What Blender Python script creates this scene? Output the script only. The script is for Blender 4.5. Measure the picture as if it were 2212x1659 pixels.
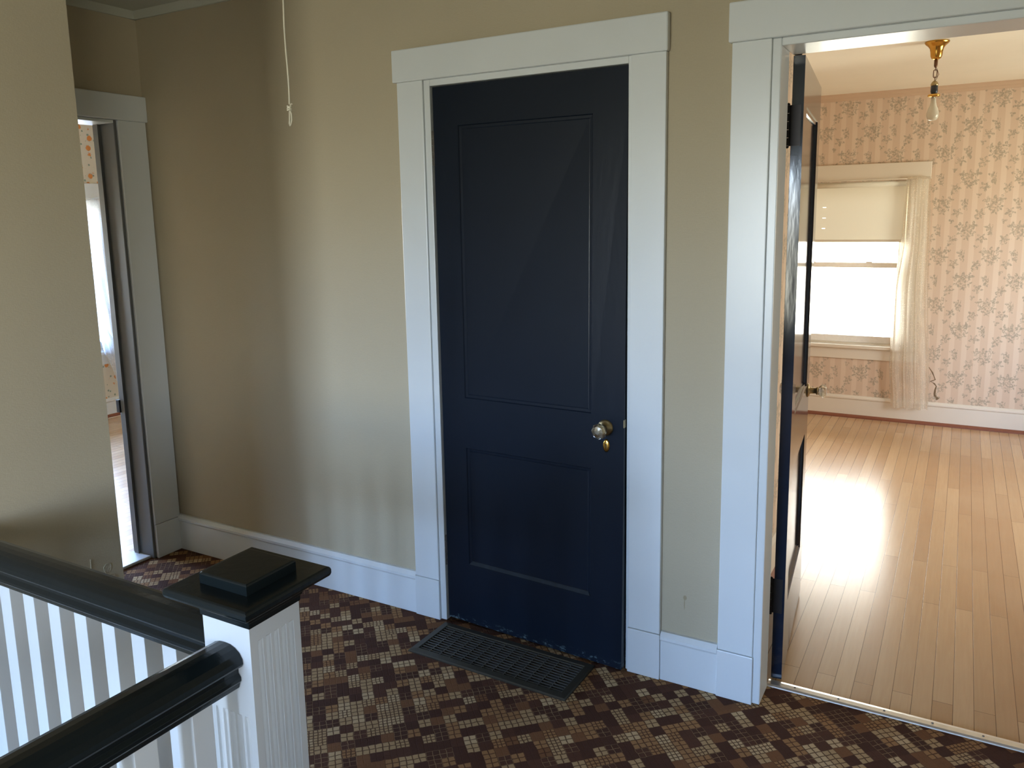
import bpy, bmesh, math, random
from mathutils import Vector, Matrix
random.seed(7)
PI = math.pi
for o in list(bpy.data.objects): bpy.data.objects.remove(o)
SC = bpy.context.scene
COL = SC.collection
EXPOSURE = 1.65
SKY = 6.4
SKY_SOUTH = 15.5
# ------------------------------------------------------------------ camera
CAMZ = 1.563
def cam_matrix(y, p, r, loc):
    cy, sy, cp, sp, cr, sr = math.cos(y), math.sin(y), math.cos(p), math.sin(p), math.cos(r), math.sin(r)
    f = Vector((sy*cp, cy*cp, -sp)); rt = Vector((cy, -sy, 0)); dn = f.cross(rt)
    r2 = cr*rt + sr*dn; d2 = -sr*rt + cr*dn
    m = Matrix(((r2.x, -d2.x, -f.x, loc[0]), (r2.y, -d2.y, -f.y, loc[1]), (r2.z, -d2.z, -f.z, loc[2]), (0, 0, 0, 1)))
    return m
cd = bpy.data.cameras.new('camera'); cam = bpy.data.objects.new('camera', cd); COL.objects.link(cam)
cam.matrix_world = cam_matrix(-0.5130, 0.1608, 0.0180, (0, 0, CAMZ))
cd.sensor_fit = 'HORIZONTAL'; cd.sensor_width = 36; cd.lens = 1734/2212*36
cd.shift_y = -79/2212; cd.clip_start = .02
SC.camera = cam
SC.view_settings.view_transform = 'Standard'; SC.view_settings.look = 'None'
SC.view_settings.exposure = EXPOSURE; SC.view_settings.gamma = 1; SC.view_settings.use_curve_mapping = False
try:
    SC.cycles.use_denoising = True; SC.cycles.denoiser = 'OPENIMAGEDENOISE'
    SC.cycles.denoising_input_passes = 'RGB_ALBEDO_NORMAL'
    SC.cycles.max_bounces = 14; SC.cycles.diffuse_bounces = 9; SC.cycles.glossy_bounces = 5
    SC.cycles.transparent_max_bounces = 24; SC.cycles.caustics_reflective = False; SC.cycles.caustics_refractive = False
    SC.cycles.sample_clamp_indirect = 8.0
except Exception: pass
# ------------------------------------------------------------------ world: overcast sky, blue overhead, pale horizon, dull ground
W = bpy.data.worlds.new('sky'); SC.world = W; W.use_nodes = True
wn, wl = W.node_tree.nodes, W.node_tree.links; wn.clear()
wo = wn.new('ShaderNodeOutputWorld'); bg = wn.new('ShaderNodeBackground'); tc = wn.new('ShaderNodeTexCoord')
sx = wn.new('ShaderNodeSeparateXYZ'); mr = wn.new('ShaderNodeMapRange'); cr = wn.new('ShaderNodeValToRGB')
mr.inputs['From Min'].default_value = -1; mr.inputs['From Max'].default_value = 1
wl.new(tc.outputs['Generated'], sx.inputs[0]); wl.new(sx.outputs['Z'], mr.inputs['Value']); wl.new(mr.outputs[0], cr.inputs[0])
el = cr.color_ramp.elements
K = 1/1.6
el[0].position = .0; el[0].color = (.20*K, .18*K, .14*K, 1)
el[1].position = 1.0; el[1].color = (.30*K, .60*K, 1.5*K, 1)
for p, c in ((.36, (.34, .32, .27)), (.42, (.38, .36, .30)), (.49, (.52, .50, .44)), (.512, (.92, 1.0, 1.08)), (.54, (.74, 1.02, 1.58)), (.64, (.60, .92, 1.6))):
    e = el.new(p); e.color = tuple(x*K for x in c) + (1,)
cr2 = wn.new('ShaderNodeValToRGB'); wl.new(mr.outputs[0], cr2.inputs[0]); el2 = cr2.color_ramp.elements
el2[0].position = 0; el2[0].color = (.66, .63, .54, 1); el2[1].position = 1; el2[1].color = (.75, .78, .80, 1)
for p, c in ((.44, (.80, .75, .63, 1)), (.495, (.85, .76, .60, 1)), (.52, (1.0, .93, .80, 1)), (.62, (.92, .90, .86, 1))):
    e = el2.new(p); e.color = c
my = wn.new('ShaderNodeMapRange'); my.inputs['From Min'].default_value = -.35; my.inputs['From Max'].default_value = .3
mxw = wn.new('ShaderNodeMix'); mxw.data_type = 'RGBA'
az = wn.new('ShaderNodeMath'); az.operation = 'MULTIPLY_ADD'; az.inputs[1].default_value = .8
wl.new(sx.outputs['X'], az.inputs[0]); wl.new(sx.outputs['Y'], az.inputs[2])
wl.new(az.outputs[0], my.inputs['Value']); wl.new(my.outputs[0], mxw.inputs[0]); wl.new(cr.outputs[0], mxw.inputs[6]); wl.new(cr2.outputs[0], mxw.inputs[7])
ms = wn.new('ShaderNodeMapRange'); ms.inputs['From Min'].default_value = -.35; ms.inputs['From Max'].default_value = .3
ms.inputs['To Min'].default_value = SKY_SOUTH/K; ms.inputs['To Max'].default_value = SKY
wl.new(az.outputs[0], ms.inputs['Value']); wl.new(ms.outputs[0], bg.inputs['Strength'])
wl.new(mxw.outputs[2], bg.inputs[0]); wl.new(bg.outputs[0], wo.inputs[0])
def portal(name, loc, sx_, sy_, rot):
    l = bpy.data.lights.new(name, 'AREA'); l.shape = 'RECTANGLE'; l.size = sx_; l.size_y = sy_
    try: l.cycles.is_portal = True
    except Exception: pass
    o = bpy.data.objects.new(name, l); COL.objects.link(o); o.location = loc; o.rotation_euler = rot
# area light -Z points into the room
portal('portal_room', (-.80, 6.60, 1.16), .94, 1.34, (-PI/2, 0, 0))
portal('portal_side', (2.28, 4.9, 1.25), 1.46, 1.36, (PI/2, 0, PI/2))
portal('portal_bedroom', (-6.15, 2.70, 1.15), 2.8, 1.3, (PI/2, 0, -PI/2))
portal('portal_side_hall', (1.53, -1.65, 1.30), 1.14, 1.26, (PI/2, 0, PI/2))
portal('portal_stair', (-1.3, -3.98, 1.23), 1.64, 1.8, (PI/2, 0, 0))
# ------------------------------------------------------------------ materials
class NT:
    def __init__(s, name):
        s.m = bpy.data.materials.new(name); s.m.use_nodes = True
        s.n, s.l = s.m.node_tree.nodes, s.m.node_tree.links
        s.b = s.n['Principled BSDF']; s.out = s.n['Material Output']
    def add(s, t, **k):
        n = s.n.new(t)
        for a, b in k.items(): setattr(n, a, b)
        return n
    def _in(s, sock, v):
        if v is None: return
        if hasattr(v, 'is_output') or isinstance(v, bpy.types.NodeSocket): s.l.new(v, sock)
        else: sock.default_value = v
    def math(s, op, a, b=None, c=None):
        n = s.add('ShaderNodeMath', operation=op); s._in(n.inputs[0], a); s._in(n.inputs[1], b); s._in(n.inputs[2], c); return n.outputs[0]
    def coord(s, which='Object'):
        return s.add('ShaderNodeTexCoord').outputs[which]
    def mapping(s, v, scale=(1, 1, 1), rot=(0, 0, 0), loc=(0, 0, 0)):
        n = s.add('ShaderNodeMapping'); s.l.new(v, n.inputs[0]); n.inputs['Scale'].default_value = scale
        n.inputs['Rotation'].default_value = rot; n.inputs['Location'].default_value = loc; return n.outputs[0]
    def noise(s, v, scale, detail=2, rough=.5, dist=0):
        n = s.add('ShaderNodeTexNoise'); 
        if v is not None: s.l.new(v, n.inputs['Vector'])
        n.inputs['Scale'].default_value = scale; n.inputs['Detail'].default_value = detail
        n.inputs['Roughness'].default_value = rough; n.inputs['Distortion'].default_value = dist; return n
    def mix(s, f, a, b, mode='MIX'):
        n = s.add('ShaderNodeMix', data_type='RGBA', blend_type=mode)
        s._in(n.inputs[0], f)
        for i, v in ((6, a), (7, b)):
            if isinstance(v, tuple): v = tuple(v) + ((1,) if len(v) == 3 else ())
            s._in(n.inputs[i], v)
        return n.outputs[2]
    def ramp(s, f, stops, interp='LINEAR'):
        n = s.add('ShaderNodeValToRGB'); s.l.new(f, n.inputs[0]); r = n.color_ramp; r.interpolation = interp
        r.elements[0].position = stops[0][0]; r.elements[0].color = tuple(stops[0][1]) + (1,)
        r.elements[1].position = stops[-1][0]; r.elements[1].color = tuple(stops[-1][1]) + (1,)
        for p, c in stops[1:-1]: r.elements.new(p).color = tuple(c) + (1,)
        return n.outputs[0]
    def step(s, v, a, b):
        n = s.add('ShaderNodeMapRange', clamp=True); s.l.new(v, n.inputs[0]); n.inputs[1].default_value = a; n.inputs[2].default_value = b
        return n.outputs[0]
    def xyz(s, v):
        n = s.add('ShaderNodeSeparateXYZ'); s.l.new(v, n.inputs[0]); return n.outputs
    def comb(s, x, y, z=0.0):
        n = s.add('ShaderNodeCombineXYZ')
        for i, q in enumerate((x, y, z)): s._in(n.inputs[i], q)
        return n.outputs[0]
    def bump(s, h, strength=.2, dist=.002):
        n = s.add('ShaderNodeBump'); s.l.new(h, n.inputs['Height']); n.inputs['Strength'].default_value = strength
        n.inputs['Distance'].default_value = dist; s.l.new(n.outputs[0], s.b.inputs['Normal']); return n
    def base(s, c, rough=.5, metal=0.0, coat=0.0, spec=.5):
        if isinstance(c, tuple): s.b.inputs['Base Color'].default_value = tuple(c) + (1,)
        else: s.l.new(c, s.b.inputs['Base Color'])
        s._in(s.b.inputs['Roughness'], rough); s.b.inputs['Metallic'].default_value = metal
        s.b.inputs['Coat Weight'].default_value = coat; s.b.inputs['Coat Roughness'].default_value = .08
        s.b.inputs['Specular IOR Level'].default_value = spec
        return s.m

def paint(name, c, rough=.4, var=.06, bumps=.12, scale=30, spec=.5, coat=0.0):
    t = NT(name); v = t.coord()
    n = t.noise(v, 5, 4)
    col = t.mix(n.outputs[0], tuple(x*(1-var) for x in c), tuple(min(1, x*(1+var)) for x in c))
    m = t.base(col, rough, spec=spec, coat=coat)
    b = t.noise(t.mapping(v, (1, 1, .25)), scale*4, 3)
    t.bump(b.outputs[0], bumps, .0015)
    return m

M = {}
M['trim'] = paint('white_trim_paint', (.66, .69, .70), .28, .04, .10)
M['newel_white'] = paint('glossy_white_newel_paint', (.62, .63, .62), .22, .03, .08)
M['jamb_grey'] = paint('grey_jamb_paint', (.12, .125, .125), .45, .05)
M['room_trim'] = paint('cream_trim_paint', (.70, .64, .54), .42, .03)
M['crown'] = paint('tan_crown_paint', (.56, .41, .29), .5, .05)
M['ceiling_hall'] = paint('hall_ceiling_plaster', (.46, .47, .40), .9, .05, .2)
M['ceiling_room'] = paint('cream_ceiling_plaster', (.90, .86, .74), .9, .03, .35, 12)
M['door_navy'] = paint('navy_gloss_door_paint', (.0060, .0105, .0200), .32, .25, .22, 18, spec=.24)
M['door_gloss'] = paint('navy_high_gloss_door_paint', (.0075, .0135, .0270), .10, .25, .10, 10, spec=.6)
M['rail_black'] = paint('black_gloss_rail_paint', (.006, .0095, .0105), .2, .2, .25, 14, spec=.34)
M['dark_void'] = paint('duct_shade_black', (.01, .01, .014), .6, .1)

def navy_worn():
    t = NT('navy_gloss_door_paint_worn'); v = t.coord(); n = t.noise(v, 6, 4); z = t.xyz(v)[2]
    ch = t.noise(t.mapping(v, (1, 1, 2.5)), 38, 4, .7)
    m = t.math('MULTIPLY', t.step(ch.outputs[0], .56, .60), t.math('SUBTRACT', 1.0, t.step(z, .006, .030)))
    c = t.mix(n.outputs[0], (.0052, .0092, .0175), (.0072, .0122, .0225)); c = t.mix(m, c, (.10, .15, .17))
    t.base(c, .32, spec=.24); b = t.noise(t.mapping(v, (1, 1, .25)), 70, 3); t.bump(b.outputs[0], .22, .0015); return t.m
M['door_navy'] = navy_worn()
def hall_paper():
    t = NT('tan_woven_wallpaper'); v = t.coord()
    big = t.noise(v, 2.2, 3); fine = t.noise(t.mapping(v, (1, 1, .35)), 420, 2); weft = t.noise(t.mapping(v, (1, 1, 6)), 90, 2)
    c = t.mix(big.outputs[0], (.415, .35, .24), (.475, .41, .285))
    c = t.mix(t.math('MULTIPLY', fine.outputs[0], .55), c, (.51, .45, .34))
    c = t.mix(t.math('MULTIPLY', weft.outputs[0], .25), c, (.36, .32, .25))
    # one brown drip stain low on the narrow strip of wall between the two doorways
    x, y, z = t.xyz(v)[:3]
    def blob(cx, cz, rx, rz):
        a = t.math('DIVIDE', t.math('SUBTRACT', x, cx), rx); b = t.math('DIVIDE', t.math('SUBTRACT', z, cz), rz)
        d = t.math('SQRT', t.math('ADD', t.math('POWER', a, 2.0), t.math('POWER', b, 2.0)))
        return t.math('SUBTRACT', 1.0, t.step(d, .7, 1.1))
    on = t.math('GREATER_THAN', y, 2.3)
    s = t.math('MULTIPLY', on, t.math('MAXIMUM', blob(-.738, .305, .0065, .009), blob(-.7395, .283, .0018, .022)))
    c = t.mix(t.math('MULTIPLY', s, .55), c, (.25, .19, .09))
    t.base(c, .7, spec=.25)
    h = t.math('ADD', t.math('MULTIPLY', fine.outputs[0], .6), weft.outputs[0])
    t.bump(h, .35, .0012); return t.m
M['hall_paper'] = hall_paper()

def peeled():
    t = NT('peeling_wallpaper_patch'); v = t.coord(); n = t.noise(v, 60, 5, .7)
    t.base(t.mix(n.outputs[0], (.33, .27, .17), (.56, .50, .38)), .8); t.bump(n.outputs[0], .8, .006); return t.m
M['peeled'] = peeled()

def carpet():
    t = NT('brown_mosaic_carpet'); v = t.coord()
    wob = t.noise(v, 38, 2)
    vv = t.add('ShaderNodeVectorMath', operation='MULTIPLY_ADD')
    t.l.new(wob.outputs['Color'], vv.inputs[0]); vv.inputs[1].default_value = (.007, .007, 0); t.l.new(v, vv.inputs[2])
    p = t.mapping(vv.outputs[0], (1/.040, 1/.040, 1), (0, 0, math.radians(-44)))
    x, y, z = t.xyz(p)[:3]
    fl = lambda q: t.math('FLOOR', q)
    fr = lambda q: t.math('FRACT', q)
    def wn(a, b, k):
        n = t.add('ShaderNodeTexWhiteNoise', noise_dimensions='3D'); t.l.new(t.comb(a, b, k), n.inputs[0]); return n.outputs[0]
    r1 = wn(fl(x), fl(y), .5); r2 = wn(fl(x), fl(y), 7.5)
    rg = wn(fl(t.math('DIVIDE', x, 2.0)), fl(t.math('DIVIDE', y, 3.0)), 3.5)
    sel = t.math('ADD', t.math('MULTIPLY', r1, .76), t.math('MULTIPLY', rg, .24))
    base = t.ramp(sel, [(0, (.082, .036, .022)), (.36, (.100, .044, .026)), (.48, (.20, .092, .040)), (.57, (.34, .18, .078)), (.68, (.45, .295, .150)), (.83, (.56, .395, .22))], 'CONSTANT')
    def lines(q, mult, w):
        f = fr(t.math('MULTIPLY', q, mult)); d = t.math('ABSOLUTE', t.math('SUBTRACT', f, .5))
        return t.step(d, .5-w-.02, .5-w+.02)
    l2 = t.math('MAXIMUM', lines(x, 2, .085), lines(y, 2, .085))
    l3 = t.math('MAXIMUM', lines(x, 2.99999, .13), lines(y, 2.99999, .13))
    ln = t.mix(t.math('GREATER_THAN', t.math('ADD', t.math('MULTIPLY', r2, .4), t.math('MULTIPLY', rg, .6)), .66), l2, l3)
    light = t.math('GREATER_THAN', sel, .55)
    c = t.mix(t.math('MULTIPLY', t.math('MULTIPLY', ln, light), .85), base, (.075, .032, .017))
    thin = t.math('MAXIMUM', lines(x, 2, .045), lines(y, 2, .045))
    dl = t.math('MULTIPLY', t.math('MULTIPLY', thin, t.math('LESS_THAN', sel, .48)), t.math('GREATER_THAN', r2, .66))
    c = t.mix(t.math('MULTIPLY', dl, .75), c, (.34, .22, .11))
    fz = t.noise(v, 520, 2)
    c = t.mix(t.math('MULTIPLY', fz.outputs[0], .5), c, t.mix(1.0, c, (.5, .46, .42), 'MULTIPLY'))
    t.base(c, .95, spec=.1)
    t.bump(t.math('SUBTRACT', fz.outputs[0], t.math('MULTIPLY', ln, .6)), .7, .004); return t.m
M['carpet'] = carpet()

def wood():
    t = NT('honey_strip_floorboards'); v = t.coord()
    p = t.mapping(v, (1, 1, 1), (0, 0, PI/2))
    br = t.add('ShaderNodeTexBrick'); t.l.new(p, br.inputs['Vector'])
    br.offset = .37; br.offset_frequency = 2
    br.inputs['Scale'].default_value = 1; br.inputs['Brick Width'].default_value = 1.15; br.inputs['Row Height'].default_value = .0585
    br.inputs['Mortar Size'].default_value = .0011; br.inputs['Mortar Smooth'].default_value = .2; br.inputs['Bias'].default_value = 0
    br.inputs['Color1'].default_value = (0, 0, 0, 1); br.inputs['Color2'].default_value = (1, 1, 1, 1); br.inputs['Mortar'].default_value = (.5, .5, .5, 1)
    g = t.noise(t.mapping(v, (26, 1.3, 1)), 3.0, 5, .6, .6)
    c = t.ramp(br.outputs['Color'], [(0, (.50, .315, .165)), (.5, (.58, .39, .215)), (1, (.66, .465, .27))])
    c = t.mix(t.math('MULTIPLY', g.outputs[0], .45), c, (.34, .16, .06))
    wear = t.noise(v, 1.6, 4); c = t.mix(t.math('MULTIPLY', t.step(wear.outputs[0], .45, .7), .35), c, (.58, .42, .26))
    sc = t.noise(t.mapping(v, (9, 5, 1), (0, 0, .5)), 26, 4, .75, 1.4)
    scr = t.step(sc.outputs[0], .62, .68); c = t.mix(t.math('MULTIPLY', scr, .25), c, (.70, .55, .38))
    c = t.mix(br.outputs['Fac'], c, (.16, .075, .03))
    rg = t.math('ADD', .17, t.math('MULTIPLY', sc.outputs[0], .14))
    t.base(c, rg, coat=.0, spec=.6)
    t.bump(t.math('ADD', t.math('MULTIPLY', br.outputs['Fac'], -1.0), t.math('MULTIPLY', wear.outputs[0], .8)), .25, .002); return t.m
M['wood'] = wood()

def floral(name, axis, base1, base2, tone1, tone2, per):
    """striped paper with scattered leafy sprigs; axis = which object coordinate runs along the wall"""
    t = NT(name); v = t.coord(); X = t.xyz(v)
    u, z = X[axis], X[2]
    wob = t.noise(v, 55, 3); wx = t.xyz(wob.outputs['Color'])
    u2 = t.math('ADD', u, t.math('MULTIPLY', t.math('SUBTRACT', wx[0], .5), .016))
    z2 = t.math('ADD', z, t.math('MULTIPLY', t.math('SUBTRACT', wx[1], .5), .016))
    pu, pz = per
    masks = []
    def lattice(du, dz):
        a = t.math('SUBTRACT', t.math('FRACT', t.math('DIVIDE', t.math('ADD', u2, du), pu)), .5)
        b = t.math('SUBTRACT', t.math('FRACT', t.math('DIVIDE', t.math('ADD', z2, dz), pz)), .5)
        return t.math('MULTIPLY', a, pu), t.math('MULTIPLY', b, pz)
    def flower(a, b, cx, cz, R, k, ph):
        ax = t.math('SUBTRACT', a, cx); bz = t.math('SUBTRACT', b, cz)
        r = t.math('SQRT', t.math('ADD', t.math('POWER', ax, 2.0), t.math('POWER', bz, 2.0)))
        th = t.math('ARCTAN2', bz, ax)
        pet = t.math('ADD', .66, t.math('MULTIPLY', t.math('SINE', t.math('ADD', t.math('MULTIPLY', th, float(k)), ph)), .26))
        return t.step(t.math('SUBTRACT', t.math('MULTIPLY', pet, R), r), -.002, .003)
    for du, dz in ((0, 0), (pu/2, pz/2)):
        a, b = lattice(du, dz)
        for cx, cz, R, k, ph in ((0, .016, .048, 5, .3), (.042, .030, .034, 4, 1.7), (-.044, .022, .034, 4, 2.0), (.030, -.020, .034, 5, .9), (-.028, -.018, .036, 5, 2.4), (.004, -.050, .030, 5, .8),
                                 (pu*.30, -.060, .040, 5, 2.6), (-pu*.26, -.066, .040, 5, 1.9), (pu*.5, .0, .046, 5, .9), (pu*.42, .014, .030, 4, 2.9), (pu*.47, -.028, .024, 4, .2), (-pu*.30, .058, .022, 3, .5), (pu*.18, .076, .018, 3, 1.5)):
            masks.append(flower(a, b, cx, cz, R, k, ph))
    m = masks[0]
    for q in masks[1:]: m = t.math('MAXIMUM', m, q)
    hole = t.noise(v, 105, 3, .65)
    m = t.math('MULTIPLY', m, t.step(hole.outputs[0], .40, .56))
    # stripes
    st = t.math('FRACT', t.math('DIVIDE', u, pu/4)); sm = t.step(t.math('ABSOLUTE', t.math('SUBTRACT', st, .5)), .18, .24)
    c = t.mix(sm, base1, base2)
    n = t.noise(v, 14, 2); tone = t.mix(n.outputs[0], tone1, tone2)
    c = t.mix(t.math('MULTIPLY', m, .78), c, tone)
    t.base(c, .75, spec=.2); return t.m
M['paper_room_x'] = floral('pink_striped_floral_wallpaper', 0, (.67, .54, .42), (.61, .47, .355), (.27, .245, .20), (.37, .31, .22), (.318, .355))
M['paper_room_y'] = floral('pink_striped_floral_wallpaper_side', 1, (.67, .54, .42), (.61, .47, .355), (.27, .245, .20), (.37, .31, .22), (.318, .355))

def paper_bedroom():
    t = NT('cream_wallpaper_orange_flowers'); v = t.coord()
    def cells(scale, rad, off):
        n = t.add('ShaderNodeTexVoronoi', voronoi_dimensions='3D'); t.l.new(t.mapping(v, (0, 1, 1), loc=(off, off, off)), n.inputs['Vector'])
        n.inputs['Scale'].default_value = scale; n.inputs['Randomness'].default_value = .75
        w = t.noise(v, 90, 3)
        return t.math('SUBTRACT', 1.0, t.step(t.math('ADD', n.outputs['Distance'], t.math('MULTIPLY', w.outputs[0], .22)), rad, rad+.05))
    c = t.mix(cells(26, .32, .3), (.62, .57, .47), (.25, .30, .24))
    c = t.mix(cells(14, .38, .0), c, (.60, .24, .075))
    t.base(c, .8, spec=.2); return t.m
M['paper_bedroom'] = paper_bedroom()

def simple(name, c, rough, metal=0.0, spec=.5, var=.08):
    t = NT(name); n = t.noise(t.coord(), 60, 3)
    return t.base(t.mix(n.outputs[0], tuple(x*(1-var) for x in c), tuple(min(1, x*(1+var)) for x in c)), rough, metal, spec=spec)
M['brass'] = simple('polished_brass', (.72, .43, .10), .22, 1.0)
M['old_brass'] = simple('dull_aged_brass', (.42, .33, .18), .38, 1.0)
M['bronze'] = simple('dark_bronze_chain', (.16, .08, .045), .45, .7)
M['hinge'] = simple('black_painted_hinge_metal', (.02, .018, .02), .4, .6)
M['hinge_pin'] = simple('worn_steel_hinge', (.34, .31, .28), .4, .9, var=.5)
M['register'] = simple('olive_brown_painted_metal', (.060, .054, .040), .45, .5)
M['grille'] = simple('worn_grey_grille_metal', (.10, .095, .082), .5, .3)
M['alu'] = simple('aluminium_threshold', (.62, .62, .60), .35, .9)
M['scuffed'] = simple('scuffed_navy_paint', (.009, .013, .018), .6, 0.0, .2, .6)
M['screw'] = simple('steel_screw', (.2, .2, .2), .4, 1.0)
M['cord'] = simple('off_white_cotton_cord', (.66, .62, .50), .9)
M['shoe'] = simple('red_brown_shoe_moulding', (.22, .075, .04), .45)
M['socket'] = simple('black_socket_shell', (.03, .035, .045), .35, .3)
M['torn'] = simple('dark_torn_wallpaper_edge', (.20, .14, .085), .9, 0.0, .1, .4)
M['plaster_grey'] = simple('grey_pier_plaster', (.35, .32, .26), .8)
M['vinyl'] = simple('white_window_vinyl', (.86, .84, .80), .35)

def glass_pane():
    t = NT('window_glass'); tr = t.add('ShaderNodeBsdfTransparent'); gl = t.add('ShaderNodeBsdfGlossy'); gl.inputs['Roughness'].default_value = .02
    fr = t.add('ShaderNodeFresnel'); fr.inputs['IOR'].default_value = 1.35; mx = t.add('ShaderNodeMixShader')
    tr.inputs[0].default_value = (.96, .98, .97, 1)
    t.l.new(fr.outputs[0], mx.inputs[0]); t.l.new(tr.outputs[0], mx.inputs[1]); t.l.new(gl.outputs[0], mx.inputs[2]); t.l.new(mx.outputs[0], t.out.inputs[0]); return t.m
M['pane'] = glass_pane()
def knob_glass():
    t = NT('faceted_clear_glass'); g = t.add('ShaderNodeBsdfGlass'); g.inputs['IOR'].default_value = 1.5; g.inputs['Roughness'].default_value = .02
    gl = t.add('ShaderNodeBsdfGlossy'); gl.inputs['Roughness'].default_value = .08; gl.inputs[0].default_value = (.9, .9, .88, 1)
    mx = t.add('ShaderNodeMixShader'); mx.inputs[0].default_value = .35
    t.l.new(g.outputs[0], mx.inputs[1]); t.l.new(gl.outputs[0], mx.inputs[2]); t.l.new(mx.outputs[0], t.out.inputs[0]); return t.m
M['knob_glass'] = knob_glass()
def frosted():
    t = NT('frosted_bulb_glass'); t.base((.86, .82, .68), .2); t.b.inputs['Transmission Weight'].default_value = .35
    t.b.inputs['Subsurface Weight'].default_value = .0; return t.m
M['bulb'] = frosted()
def fabric(name, c, see, tl, dots=False):
    t = NT(name); v = t.coord()
    d = t.add('ShaderNodeBsdfDiffuse'); d.inputs[0].default_value = tuple(c) + (1,)
    tlu = t.add('ShaderNodeBsdfTranslucent'); tlu.inputs[0].default_value = tuple(c) + (1,)
    tr = t.add('ShaderNodeBsdfTransparent'); a = t.add('ShaderNodeMixShader'); b = t.add('ShaderNodeMixShader')
    a.inputs[0].default_value = tl; t.l.new(d.outputs[0], a.inputs[1]); t.l.new(tlu.outputs[0], a.inputs[2])
    if dots:
        vo = t.add('ShaderNodeTexVoronoi'); t.l.new(v, vo.inputs['Vector']); vo.inputs['Scale'].default_value = 85; vo.inputs['Randomness'].default_value = .25
        f = t.math('MULTIPLY', t.step(vo.outputs['Distance'], .22, .32), see); t.l.new(f, b.inputs[0])
    else: b.inputs[0].default_value = see
    t.l.new(a.outputs[0], b.inputs[1]); t.l.new(tr.outputs[0], b.inputs[2]); t.l.new(b.outputs[0], t.out.inputs[0]); return t.m
M['lace'] = fabric('dotted_white_sheer_lace', (.90, .86, .78), .40, .78, True)
M['lace_blue'] = fabric('white_sheer_voile', (.86, .88, .90), .30, .65, True)
M['shade'] = fabric('cream_roller_blind_cloth', (.76, .73, .62), .0, .034)
# ------------------------------------------------------------------ mesh helpers
def newbm(): return bmesh.new()
def box(bm, x0, x1, y0, y1, z0, z1, bev=0.0):
    r = bmesh.ops.create_cube(bm, size=1.0); vs = r['verts']
    bmesh.ops.scale(bm, verts=vs, vec=(abs(x1-x0), abs(y1-y0), abs(z1-z0)))
    bmesh.ops.translate(bm, verts=vs, vec=((x0+x1)/2, (y0+y1)/2, (z0+z1)/2))
    if bev:
        es = list({e for v in vs for e in v.link_edges})
        bmesh.ops.bevel(bm, geom=es, offset=bev, segments=2, affect='EDGES', profile=.6)
    return bm
def prism(bm, prof, axis, a, b):
    """extrude closed 2-D profile along axis. axis 'x': prof=(y,z); 'y': prof=(x,z); 'z': prof=(x,y)"""
    def mk(p, t):
        return {'x': (t, p[0], p[1]), 'y': (p[0], t, p[1]), 'z': (p[0], p[1], t)}[axis]
    v0 = [bm.verts.new(mk(p, a)) for p in prof]; v1 = [bm.verts.new(mk(p, b)) for p in prof]; n = len(prof)
    fs = [bm.faces.new((v0[i], v0[(i+1) % n], v1[(i+1) % n], v1[i])) for i in range(n)]
    fs += [bm.faces.new(v0[::-1]), bm.faces.new(v1)]
    bmesh.ops.recalc_face_normals(bm, faces=fs); return bm
def lathe(bm, prof, origin=(0, 0, 0), axis='z', n=32, caps=True):
    rings = []
    for r, t in prof:
        ring = []
        for i in range(n):
            a = 2*PI*i/n; c, s = r*math.cos(a), r*math.sin(a)
            p = {'z': (c, s, t), 'y': (c, t, s), 'x': (t, c, s)}[axis]
            ring.append(bm.verts.new((p[0]+origin[0], p[1]+origin[1], p[2]+origin[2])))
        rings.append(ring)
    fs = []
    for a, b in zip(rings, rings[1:]):
        for i in range(n): fs.append(bm.faces.new((a[i], a[(i+1) % n], b[(i+1) % n], b[i])))
    if caps: fs += [bm.faces.new(rings[0][::-1]), bm.faces.new(rings[-1])]
    bmesh.ops.recalc_face_normals(bm, faces=fs); return bm
def tube(bm, pts, r, n=8, closed=False):
    pts = [Vector(p) for p in pts]; rings = []; N = len(pts)
    for i, p in enumerate(pts):
        if closed: d = (pts[(i+1) % N]-pts[i-1])
        else: d = pts[min(i+1, N-1)]-pts[max(i-1, 0)]
        d.normalize(); up = Vector((0, 0, 1)) if abs(d.z) < .9 else Vector((1, 0, 0))
        if i and rings:
            up = last
        s = d.cross(up).normalized(); u = s.cross(d).normalized(); last = u
        rings.append([bm.verts.new(p+s*r*math.cos(2*PI*k/n)+u*r*math.sin(2*PI*k/n)) for k in range(n)])
    fs = []
    prs = list(zip(rings, rings[1:])) + ([(rings[-1], rings[0])] if closed else [])
    for a, b in prs:
        for k in range(n): fs.append(bm.faces.new((a[k], a[(k+1) % n], b[(k+1) % n], b[k])))
    if not closed: fs += [bm.faces.new(rings[0][::-1]), bm.faces.new(rings[-1])]
    bmesh.ops.recalc_face_normals(bm, faces=fs); return bm
def wloc(o):
    v = Vector((0, 0, 0))
    while o: v += o.location; o = o.parent
    return v
def obj(name, bm, mat, parent=None, smooth=False, world=True):
    if parent and world: bmesh.ops.translate(bm, verts=bm.verts, vec=-wloc(parent))
    me = bpy.data.meshes.new(name); bm.to_mesh(me); bm.free(); me.materials.append(mat)
    if smooth:
        for p in me.polygons: p.use_smooth = True
    o = bpy.data.objects.new(name, me); COL.objects.link(o)
    if parent: o.parent = parent
    return o
def soft(o, w, seg=2):
    m = o.modifiers.new('bevel', 'BEVEL'); m.width = w; m.segments = seg; m.limit_method = 'ANGLE'; m.angle_limit = math.radians(35); return o
def struct(name, bm, mat, **k):
    o = obj(name, bm, mat, **k); o['kind'] = 'structure'; return o
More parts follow.
